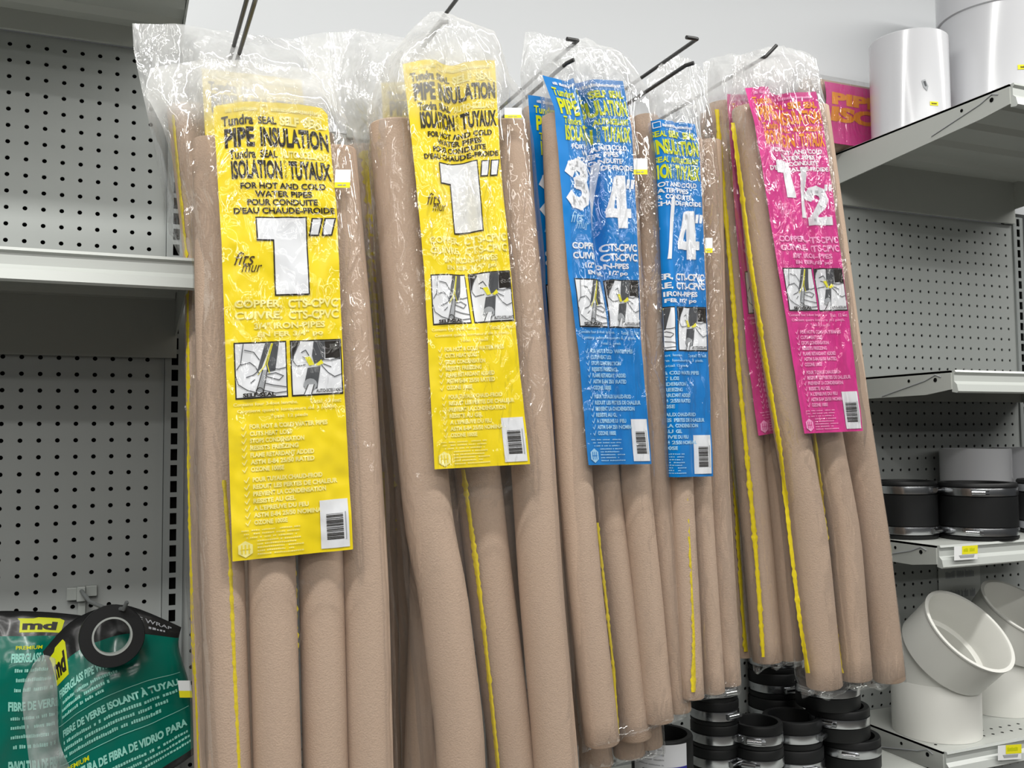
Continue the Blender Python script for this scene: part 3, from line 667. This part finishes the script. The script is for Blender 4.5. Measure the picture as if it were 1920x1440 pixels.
# hook 5
pack('front pink labelled 1/2 inch pack at the right end of the row',
     [dict(path=[(1405, 205), (1434, 500), (1482, 800), (1518, 1000), (1546, 1284)], w=66, seam=[(1374, 230), (1408, 498), (1436, 682), (1463, 845), (1480, 997), (1499, 1159), (1515, 1262)], sw=9),
      dict(path=[(1472, 205), (1505, 500), (1545, 800), (1583, 1000), (1604, 1270)], w=60, ds=-.006, seam=[(1520, 760), (1548, 997), (1563, 1150), (1578, 1262)], sw=8),
      dict(path=[(1524, 205), (1558, 450), (1604, 800), (1636, 1000), (1667, 1272)], w=58, ds=-.008)],
     film_=dict(L=[(1376, 108), (1366, 200), (1385, 400), (1420, 650), (1452, 820), (1476, 1000), (1504, 1310)], R=[(1532, 112), (1545, 200), (1574, 420), (1608, 650), (1640, 830), (1668, 1010), (1700, 1280)],
                top=[(0, 0), (.25, -14), (.5, -24), (.8, -16), (1, 0)], header=.055, tt=.09, hook=(1452, 92), rag=26),
     card=(C12, quadfn([(1397, 165), (1416, 235), (1455, 480), (1484, 660), (1508, 813)], [(1530, 172), (1545, 240), (1574, 457), (1595, 620), (1618, 808)], S1+.040,
                       creases=[(.45, .1, .012, 0, .3), (.62, .05, .008, .3, .75), (.78, .05, .005, .3, 1.2)], top=[(0, 0), (.35, -6), (.5, 6), (1, 0)], seed=9)), seed=8)
pack('pack behind the front pink one, left of it, pink label mostly covered',
     [dict(path=[(1352, 198), (1376, 500), (1400, 800), (1419, 1000), (1439, 1236)], w=56, seam=[(1344, 205), (1357, 365), (1372, 527), (1383, 673), (1400, 852), (1414, 997), (1423, 1110), (1431, 1232)], sw=9),
      dict(path=[(1400, 215), (1420, 500), (1440, 800), (1462, 1000), (1484, 1232)], w=52),
      dict(path=[(1330, 215), (1350, 500), (1370, 800), (1380, 1000), (1396, 1228)], w=36, ds=-.05, seam=[(1335, 260), (1360, 620), (1378, 900), (1390, 1100), (1399, 1222)], sw=9)],
     film_=dict(L=[(1318, 118), (1322, 190), (1336, 400), (1362, 650), (1380, 850), (1395, 1000), (1412, 1255)], R=[(1470, 115), (1480, 200), (1495, 400), (1500, 700), (1510, 900), (1515, 1000), (1520, 1245)],
                top=[(0, 0), (.3, -16), (1, 0)], header=.06, tt=.09, hook=(1400, 120), rag=30),
     card=(C12, quadfn([(1363, 176), (1378, 400), (1400, 660), (1422, 817)], [(1480, 180), (1500, 400), (1530, 800)], .394, seed=10)), s=.360, seed=9)

# ---------------------------------------------------------------- display hooks
def hook(label, tip, bend, arm_tip, arm_bend, s_tip, r=.0028, back='wallw'):
    """two-wire display hook: each wire given by the photo position of its bent tip and of its straight end"""
    P = W(bend[0], bend[1], s_tip); Q = W(tip[0], tip[1], s_tip+.004)
    root = thing('display_hook', (P.x, WD, P.z), label, 'hook', 'wire display hooks')
    w = MB(); w.tube([Q, lerp(Q, P, .7), P, P+Vector((0, .015, 0)), (P.x, WD-.003, P.z)], r, 10); w.build('hook_wire', ['wire'], root, smooth=True)
    if arm_tip:
        A = W(arm_bend[0], arm_bend[1], s_tip+.02); B = W(arm_tip[0], arm_tip[1], s_tip+.03)
        w = MB(); w.tube([B, A, A+Vector((0, .015, 0)), (A.x, WD-.003, A.z)], r, 10); w.build('hook_arm', ['wire'], root, smooth=True)
    w = MB(); w.box(P.x-.025, P.x+.03, WD-.008, WD-.002, P.z-.02, P.z+.05); w.build('hook_plate', ['clip'], root, bevel=.002)
hook('black two-wire display hook at the top left, holding the widest yellow pack', (466, -14), (466, -12), (480, -6), (480, -4), .46)
hook('black display hook holding the creased yellow pack, bent tip over the bag', (841, 41), (829, 42), (880, -34), (878, -30), .455)
hook('black display hook of the third pack, tip pointing left', (1063, 73), (1083, 76), (1076, 112), (1062, 119), .447)
hook('long black display hook of the fourth pack, sticking out beside the bag', (1287, 70), (1307, 73), (1301, 118), (1285, 123), .51)
hook('black display hook at the right, holding the front pink pack', (1456, 85), (1437, 105), None, None, .452)

# ---------------------------------------------------------------- shelf goods, upper right
def pvc_pipe(label, X, Y, z, r, h, hub=None, matn='pvc', grp='white pvc cylinders'):
    root = thing('pvc_coupling', (X, Y, z), label, 'pvc fitting', grp)
    o = MB(); t = .006
    o.lathe([(r, 0), (r, h-.002), (r-.002, h), (r-t, h), (r-t, .004), (r-t, 0)], (X, Y, z), seg=72, closed=True)
    o.build('body', [matn], root, smooth=True)
    if hub:
        o = MB(); o.lathe([(r+.0005, hub), (r+.004, hub+.002), (r+.004, h+.03), (r-t, h+.03), (r-t, hub)], (X, Y, z), seg=72, closed=True); o.build('hub', [matn], root, smooth=True)
    return root
def sticker_on(root, px, py, w, h, s, cols=('tagw', 'tagy'), name='price_sticker', dx=0):
    cd = Card(20, 20); cd.grid(cols[0], 2, 2, 0, 20, 0, 12); cd.grid(cols[1], 2, 2, 0, 20, 12, 20)
    return cd.build(name, lambda a, b_: W(px+w*(a/20-.5)+dx*b_/20, py+h*(b_/20-.5), s), root)
def on_cyl(cx, cy, r, ang, z, cd, w, h, root, name):     # a printed patch wrapped round a vertical cylinder, ang measured from -Y towards +X
    return cd.build(name, lambda a, b_: Vector((cx+(r+.0008)*math.sin(ang+w*(a/cd.w-.5)/r), cy-(r+.0008)*math.cos(ang+w*(a/cd.w-.5)/r), z-h*b_/cd.h)), root)
c1 = pvc_pipe('shorter white pvc cylinder on the upper right shelf, beside the pink package', 1.500, 1.42, 2.1075, .077, .205)
cd = Card(20, 20); cd.grid('tagy', 4, 2); greek(cd, 3, 17, 6, 8, 'brown', 2, 1); on_cyl(1.5, 1.42, .077, -.75+.55, 2.16, cd, .018, .008, c1, 'price_sticker')
cd = Card(20, 20); cd.poly([(4, 2), (12, 0), (19, 12), (16, 20), (8, 14)], 'lgrey', 1); cd.poly([(7, 4), (12, 3), (15, 12), (11, 12)], 'grey', 2); on_cyl(1.5, 1.42, .077, -.75+.3, 2.205, cd, .017, .024, c1, 'printed_mark')
c2 = pvc_pipe('tall white pvc cylinder at the top right corner, on the upper shelf', 1.715, 1.385, 2.1075, .112, .34, hub=.27)
cd = Card(20, 20); cd.grid('tagy', 4, 2); greek(cd, 3, 17, 6, 8, 'brown', 4, 1); on_cyl(1.715, 1.385, .112, -.46, 2.24, cd, .022, .010, c2, 'price_sticker')
# pink pack lying on the upper shelf
root = thing('pipe_insulation_pack', (1.66, 1.53, 2.107), 'pink and orange labelled insulation pack lying on the upper right shelf', 'pipe insulation', 'bagged pipe insulation lying down')
for (yy, zz) in ((1.545, 2.134), (1.547, 2.185), (1.544, 2.236)):
    o = MB(); o.tube([(1.335+k*.0205, yy, zz) for k in range(31)], .0252, 20, cap=True); o.build('tube', ['foam'], root, smooth=True)
cd = Card(100, 60); cd.grid('pink', 30, 16)
for i, (a0, a1) in enumerate(((3, 30), (36, 60), (66, 92))):
    cd.text(('PIPE', 'INSU', 'LATION')[i], a0, a1, 10, 22, 'orange', .06); cd.text(('ISO', 'LATION', 'TUYAUX')[i], a0, a1, 24, 38, 'orange', .06)
for i in range(3): greek(cd, 55, 96, 41+i*5, 3, 'rose', 40+i)
cd.build('label_card', lambda a, b_: Vector((1.36+.50*a/100, 1.5135-.004*math.sin(b_*.1)+.002*noise.noise(Vector((a*.2, b_*.1, 1))), 2.245-.130*b_/60)), root)
o = MB(); N = 20; V = []; Fc = []
for i in range(N+1):
    for j in range(13):
        P = Vector((1.33+.625*i/N, 1.505+.004*noise.noise(Vector((i, j, 0))), 2.112+.155*j/12)); V.append(P if j < 12 else P+Vector((0, .05, 0)))
for i in range(N):
    for j in range(12): q = i*13+j; Fc.append((q, q+1, q+14, q+13))
mesh('bag', V, Fc, ['film'], root)['label'] = 'clear plastic bag'

# ---------------------------------------------------------------- rubber couplings
def coupling(label, X, Y, z, r, h, bands, grp, ang=-.7, paper=None):
    root = thing('rubber_coupling', (X, Y, z), label, 'coupling', grp)
    o = MB()
    pr = [(r*.80, 0), (r*.97, 0), (r, .003)]
    for bz in bands: pr += [(r, bz-.010), (r*.965, bz-.009), (r*.965, bz+.009), (r, bz+.010)]
    pr += [(r, h-.003), (r*.97, h), (r*.82, h), (r*.80, h-.004)]
    o.lathe(pr, (X, Y, z), seg=56, closed=True); o.lathe([(0, h*.25), (r*.81, h*.25)], (X, Y, z), seg=56)
    o.build('rubber_sleeve', ['rubber'], root, smooth=True)
    for i, bz in enumerate(bands):
        o = MB(); o.lathe([(r*.967, bz-.0075), (r*1.006, bz-.0075), (r*1.012, bz-.005), (r*1.012, bz+.005), (r*1.006, bz+.0075), (r*.967, bz+.0075)], (X, Y, z), seg=56, closed=True)
        bd = o.build('clamp_band', ['steel'], root, smooth=True)
        a = ang+i*.15; d = Vector((math.sin(a), -math.cos(a), 0)); tn = Vector((math.cos(a), math.sin(a), 0)); c = Vector((X, Y, z+bz))+d*r*1.06
        o = MB(); o.tube([c-tn*.013, c+tn*.011], .0052, 10); o.tube([c+tn*.011, c+tn*.018], .0042, 6); o.build('clamp_screw', ['steel'], bd, smooth=True)
    if paper:
        cd = Card(100, 30); cd.grid('white', 40, 3); cd.rect('violet', 62, 100, 22, 30, 1)
        for i in range(4): greek(cd, 6, 58, 4+i*5, 1.4, 'lgrey', 60+i, 1)
        cd.poly([(24, 3), (31, 4), (33, 9), (29, 7)], 'grey', 2); greek(cd, 20, 36, 24, 3, 'grey', 70, 2)
        cd.w = 100; q = on_cyl(X, Y, r*1.004, paper[0], z+paper[2], cd, paper[1], paper[3], root, 'paper_label'); q['label'] = 'white paper label'
    return root
G3 = 'large couplings on the right shelf'
coupling('black rubber coupling with steel clamps on the right shelf, next to the pink pack', 1.487, 1.455, 1.2865, .0625, .115, (.017, .098), G3, ang=.25)
coupling('largest black rubber coupling, middle of the right shelf above the price tag', 1.603, 1.380, 1.2865, .075, .112, (.017, .095), G3, ang=-.95)
coupling('black rubber coupling cut off by the right edge of the photo', 1.835, 1.375, 1.2865, .078, .112, (.017, .095), G3, ang=.6)
pvc_pipe('white pvc cylinder behind the large black couplings', 1.725, 1.485, 1.2865, .072, .178, grp='white cylinders behind couplings')
pvc_pipe('second white pvc cylinder behind the couplings, at the photo edge', 1.89, 1.50, 1.2865, .064, .178, grp='white cylinders behind couplings')
# low shelf stacks
def stack(px, w, s, z0, n, hh, text, grp, step=(0, 0), ang=-.5, paper=False, bandz=.4, seed=0):
    r_ = random.Random(seed)
    P = W(px, 1400, s); d = depth(P); r = w/2*d/F0; z = z0
    names = ['lowest', 'second', 'third', 'fourth', 'fifth']
    for i in range(n):
        nm = 'topmost' if i == n-1 else names[i]
        rr = r*(1+.02*r_.uniform(-1, 1))
        coupling('%s coupling in %s' % (nm, text), P.x+step[0]*i+r_.uniform(-.002, .002), P.y+r+step[1]*i-.02, z, rr, hh, (hh*bandz,) if not paper else (hh*.12,), grp, ang=ang+r_.uniform(-.5, .5),
                 paper=(-.65, rr*1.9, hh*.95, hh*.62) if paper else None); z += hh+.0004
    return r
G4 = 'black couplings stacked on the low shelf'
stack(1618, 118, .21, .8745, 3, .056, 'the right black stack beside the white elbow', G4, step=(-.020, .004), ang=-1.0, seed=1, bandz=.6)
stack(1508, 112, .19, .8745, 2, .05, 'the short black stack left of the right stack', G4, ang=.3, seed=2)
stack(1436, 96, .235, .8745, 3, .040, 'the dark stack below the gap between blue and pink packs', G4, seed=3)
stack(1355, 92, .20, .8745, 5, .040, 'the tall dark stack right of the white labelled ones', G4, seed=4, ang=.4)
stack(1475, 100, .06, .8745, 4, .05, 'the rear dark stack against the pegboard under the pink packs', G4, seed=5)
stack(1262, 118, .31, .8745, 2, .075, 'the paper labelled stack at the bottom', 'couplings with white paper labels', paper=True, seed=6)
stack(1110, 90, .34, .8745, 1, .085, 'white paper label, under the blue packs', 'couplings with white paper labels', paper=True, seed=7)
stack(748, 70, .20, .8745, 1, .085, 'the gap between the two yellow packs', G4, seed=8)

# ---------------------------------------------------------------- white elbows
def elbow(label, X, Y, z, r, h, axis, L, open_r):
    root = thing('pvc_elbow', (X, Y, z), label, 'pvc elbow', 'white elbow fittings')
    t = .0055; o = MB()
    o.lathe([(r, 0), (r, h-.001), (r-.002, h+.002), (r-t, h+.002), (r-t, 0)], (X, Y, z), seg=64, closed=True); o.build('base_hub', ['pvcg'], root, smooth=True)
    ax = Vector(axis).normalized(); c0 = Vector((X, Y, z+h))
    # sphere-like knee then the tilted hub
    o = MB(); n = 10; rings = []
    seg = 64; K = 0
    for i in range(n+1):
        f = i/n; d = Vector((0, 0, 1)).lerp(ax, f).normalized(); c = c0+Vector((0, 0, 1))*(.0)+ (Vector((0, 0, 1)).lerp(ax, f*.5).normalized())*(f*r*.60)
        a = Vector((0, 1, 0)).cross(d).normalized() if abs(d.y) < .95 else Vector((1, 0, 0)); b2 = d.cross(a)
        o.v += [c+(a*math.cos(q)+b2*math.sin(q))*(r*.985) for q in (2*math.pi*j/seg for j in range(seg))]
    for i in range(n):
        for j in range(seg): p = i*seg; o.f.append((p+j, p+(j+1) % seg, p+seg+(j+1) % seg, p+seg+j)); o.m.append(0)
    o.build('knee', ['pvcg'], root, smooth=True)
    c1 = c0+(Vector((0, 0, 1)).lerp(ax, .5).normalized())*(r*.60)
    o = MB(); R2 = open_r
    o.lathe([(r*.98, -.004), (R2, .004), (R2+.0005, L-.004), (R2+.003, L-.003), (R2+.003, L), (R2-.004, L), (R2-.006, L-.004), (R2-.008, .012), (R2-.018, .008), (R2-.02, -.03)], c1, ax, seg=72)
    o.build('tilted_hub', ['pvcg'], root, smooth=True)
    return root
elbow('front white pvc elbow on the lowest right shelf, open mouth facing up', 1.508, 1.412, .9045, .083, .105, (.11, -.69, .72), .085, .092)
elbow('rear white pvc elbow behind the front elbow at the photo edge', 1.755, 1.475, .9045, .078, .105, (.10, -.55, .80), .085, .088)

# ---------------------------------------------------------------- price tags, sheet
def rail_tag(px, py, w, h, s, label, seed):
    cd = Card(30, 20); cd.grid('tagw', 4, 3); cd.rect('tagy', 10, 30, 0, 12, 1); greek(cd, 12, 26, 3, 5, 'lime', seed, 2); cd.poly([(6, 13), (26, 13), (25, 17), (8, 17)], 'lgrey', 1)
    P = W(px, py, s); root = thing('price_tag', P, label, 'price tag', 'price tags on the right shelves')
    cd.build('tag_card', lambda a, b_: W(px+w*(a/30-.5), py+h*(b_/20-.5)-3*a/30, s), root, step=.0004)
    o = MB(); o.box(P.x-.02, P.x+.02, P.y+.0006, P.y+.0016, P.z-.012, P.z+.012); o.build('tag_holder', ['rail'], root)
rail_tag(1811, 1038, 44, 26, .262+.017, 'yellow and white price tag on the rail below the large couplings', 1)
rail_tag(1893, 1412, 44, 28, .262+.017, 'yellow and white price tag on the lowest right rail', 2)
cd = Card(60, 30); cd.grid('paper', 6, 3)
for i in range(2): greek(cd, 10, 52, 5+i*12, 5, 'lgrey', 80+i, 1)
P = W(1800, 1090, .004); root = thing('paper_sign', P, 'grey paper sheet on the right pegboard above the elbows', 'sign')
cd.build('sheet', lambda a, b_: Vector((P.x-.065+.13*a/60, WD-.003, P.z+.045-.11*b_/30)), root)

# ---------------------------------------------------------------- fiberglass pipe wrap bags
def grid4(ctrl):           # Catmull-Rom patch through a grid of photo points (rows top to bottom)
    nr, nc = len(ctrl), len(ctrl[0])
    def cr(p0, p1, p2, p3, t): return .5*((2*p1)+(-p0+p2)*t+(2*p0-5*p1+4*p2-p3)*t*t+(-p0+3*p1-3*p2+p3)*t**3)
    def at(lst, x):
        n = len(lst)-1; i = min(int(x*n), n-1); t = x*n-i; g = lambda k: lst[max(0, min(n, k))]
        return cr(g(i-1), g(i), g(i+1), g(i+2), t)
    V = [[Vector(p) for p in row] for row in ctrl]
    return lambda u, v: at([at(row, u) for row in V], v)
def wrap_bag(label, ctrl, s, th, print_fn, tape=None, seed=0):
    g = grid4(ctrl); P0 = W(*g(.5, 1), s); root = thing('pipe_wrap_bag', P0, label, 'pipe wrap', 'green bags of fiberglass pipe wrap')
    def fn(a, b_):
        u, v = a/100, b_/100; x, y = g(u, v)
        bulge = th*max(0, 1-abs(2*u-1)**3)**.5*sm(.02, .4, v)
        n = noise.noise(Vector((u*4+seed, v*4, seed)))*.006+noise.noise(Vector((u*11+seed, v*9, 2)))*.0022
        return W(x, y, s)+Vector((0, -(bulge+n*sm(0, .15, v)), 0))
    cd = Card(100, 100); cd.grid('blackf', 36, 8, 0, 100, 0, 16); cd.grid('teal', 36, 40, 0, 100, 16, 92); cd.grid('blackf', 36, 6, 0, 100, 92, 100)
    print_fn(cd); q = cd.build('printed_bag', fn, root, step=.0004, maxlen=4)
    def bk(a, b_):
        x, y = g(a/100, b_/100); return W(x, y, s)+Vector((0, .012*max(0, 1-abs(a/50-1)**3), 0))
    c2 = Card(100, 100); c2.grid('blackf', 20, 20); c2.build('bag_back', bk, root)
    return root
def md(cd, a0, a1, b0, b1, lay=1):
    X = lambda x, y: (lerp(a0, a1, x), lerp(b0, b1, y))
    cd.poly([X(.0, .12), X(.35, .1), X(.45, 0), X(.9, 0), X(1, .14), X(1, 1), X(.06, 1), X(.06, .3)], 'lime', lay)
    cd.text('md', a0+(a1-a0)*.12, a1-(a1-a0)*.12, lerp(b0, b1, .3), lerp(b0, b1, .85), 'black', .05, lay=lay+1)
def print_front(cd):
    md(cd, 5, 20, 6, 22, 1)
    cd.text('PIPE WRAP', 74, 94, 6, 9, 'lgrey', .01); greek(cd, 76, 92, 11, 1.5, 'lgrey', 1)
    T = cd.text
    T('FIBERGLASS PIPE WRAP', 8, 62, 25, 29, 'tealt', .04)
    for i in range(3): greek(cd, 10, 62-6*i, 31+i*3.4, 1.7, 'tealt', 90+i)
    cd.line([(5, 42.5), (95, 42.5)], .3, 'tealt')
    T('FIBRE DE VERRE ISOLANT À TUYAU', 10, 92, 45, 50, 'tealt', .045)
    for i in range(3): greek(cd, 10, 90-5*i, 52+i*3.6, 1.8, 'tealt', 94+i)
    cd.line([(5, 64), (95, 64)], .3, 'tealt')
    T('PREMIUM', 9, 30, 66, 68.5, 'lime', .02)
    T('ENVOLTURA DE FIBRA DE VIDRIO PARA', 8, 92, 69.5, 74, 'tealt', .045); T('TUBERÍAS', 8, 34, 75.5, 80.5, 'tealt', .045)
    for i in range(3): greek(cd, 38 if i == 0 else 10, 93, 77+i*3.6, 1.7, 'tealt', 98+i)
def print_left(cd):
    md(cd, 55, 86, 4.5, 14, 1); T = cd.text
    T('PREMIUM', 55, 75, 21, 23, 'lime', .02); T('FIBERGLASS PIPE WRAP', 52, 118-20, 25, 30, 'tealt', .045)
    for i in range(3): greek(cd, 55, 94, 33+i*5, 2, 'tealt', 30+i)
    T('FIBRE DE VERRE', 50, 96, 50, 55, 'tealt', .045)
    for i in range(4): greek(cd, 52, 92, 58+i*5, 2, 'tealt', 34+i)
    T('ENVOLTURA DE FIBRA', 50, 96, 80, 85, 'tealt', .045); greek(cd, 45, 95, 88, 2, 'tealt', 39)
fr = wrap_bag('green pipe wrap bag at the bottom left with a roll of black tape, in front', [
    [(80, 1222), (130, 1170), (190, 1142), (245, 1139), (340, 1176)],
    [(104, 1300), (140, 1262), (185, 1236), (250, 1215), (335, 1212)],
    [(108, 1385), (150, 1350), (210, 1316), (280, 1290), (352, 1272)],
    [(112, 1470), (160, 1440), (225, 1408), (295, 1378), (368, 1345)],
    [(118, 1550), (170, 1520), (240, 1480), (310, 1435), (372, 1400)]], .10, .038, print_front, seed=1)
c = W(210, 1192, .155); ax = Vector((0.05, -1, .12)).normalized()
o = MB(); o.lathe([(.026, -.011), (.026, .011), (.0415, .011), (.0425, .009), (.0425, -.009), (.0415, -.011)], c, ax, seg=48, closed=True); tp = o.build('tape_roll', ['rubber'], fr, smooth=True); tp['label'] = 'roll of black tape'
o = MB(); o.lathe([(.0235, -.0115), (.0235, .0118), (.026, .0118), (.026, -.0115)], c, ax, seg=48, closed=True); o.build('roll_core', ['clip'], tp, smooth=True)
sticker_on(fr, 345, 1292, 24, 32, .150, dx=4)
wrap_bag('green pipe wrap bag cut off by the left edge, yellow logo on black header', [
    [(-100, 1150), (-40, 1149), (20, 1148), (90, 1150), (160, 1155)],
    [(-100, 1225), (-40, 1222), (20, 1220), (80, 1218), (130, 1222)],
    [(-105, 1310), (-40, 1308), (20, 1306), (70, 1304), (115, 1300)],
    [(-110, 1400), (-40, 1398), (20, 1394), (75, 1390), (120, 1385)],
    [(-110, 1500), (-40, 1500), (20, 1500), (80, 1495), (125, 1490)]], .05, .03, print_left, seed=2)
# torn loose clear film of the front bag
g = grid4([[(104, 1235), (80, 1228), (62, 1245)], [(108, 1300), (75, 1310), (42, 1300)], [(112, 1390), (80, 1400), (50, 1390)], [(135, 1445), (95, 1460), (60, 1470)]])
V = []; Fc = []
for j in range(31):
    for i in range(13):
        x, y = g(i/12, j/30); V.append(W(x, y, .13+.006*noise.noise(Vector((i*.5, j*.3, 0)))))
for j in range(30):
    for i in range(12): q = j*13+i; Fc.append((q, q+1, q+14, q+13))
mesh('loose_film', V, Fc, ['film_milky'], fr)['label'] = 'loose clear plastic'
# peg hook with clip
P = W(150, 1113, 0); root = thing('peg_hook', P, 'grey peg hook with plastic clip holding the green pipe wrap bags', 'hook')
o = MB(); o.box(P.x-.018, P.x-.004, WD-.012, WD-.001, P.z-.008, P.z+.011); o.box(P.x-.004, P.x+.008, WD-.016, WD-.001, P.z-.010, P.z+.012); o.box(P.x+.008, P.x+.024, WD-.009, WD-.001, P.z-.004, P.z+.012); o.build('clip', ['clip'], root, bevel=.001)
o = MB(); o.box(P.x-.002, P.x+.008, WD-.010, WD-.001, P.z-.036, P.z-.009); o.build('clip_tongue', ['clip'], root)
A = W(153, 1108, .016); B = W(168, 1128, .05); C_ = W(196, 1140, .11); D = W(232, 1142, .17)
o = MB(); o.tube([A+Vector((0, .012, 0)), A, lerp(A, B, .6), B, C_, D, D+Vector((.004, -.003, .010))], .003, 10); o.build('hook_wire', ['gwire'], root, smooth=True)
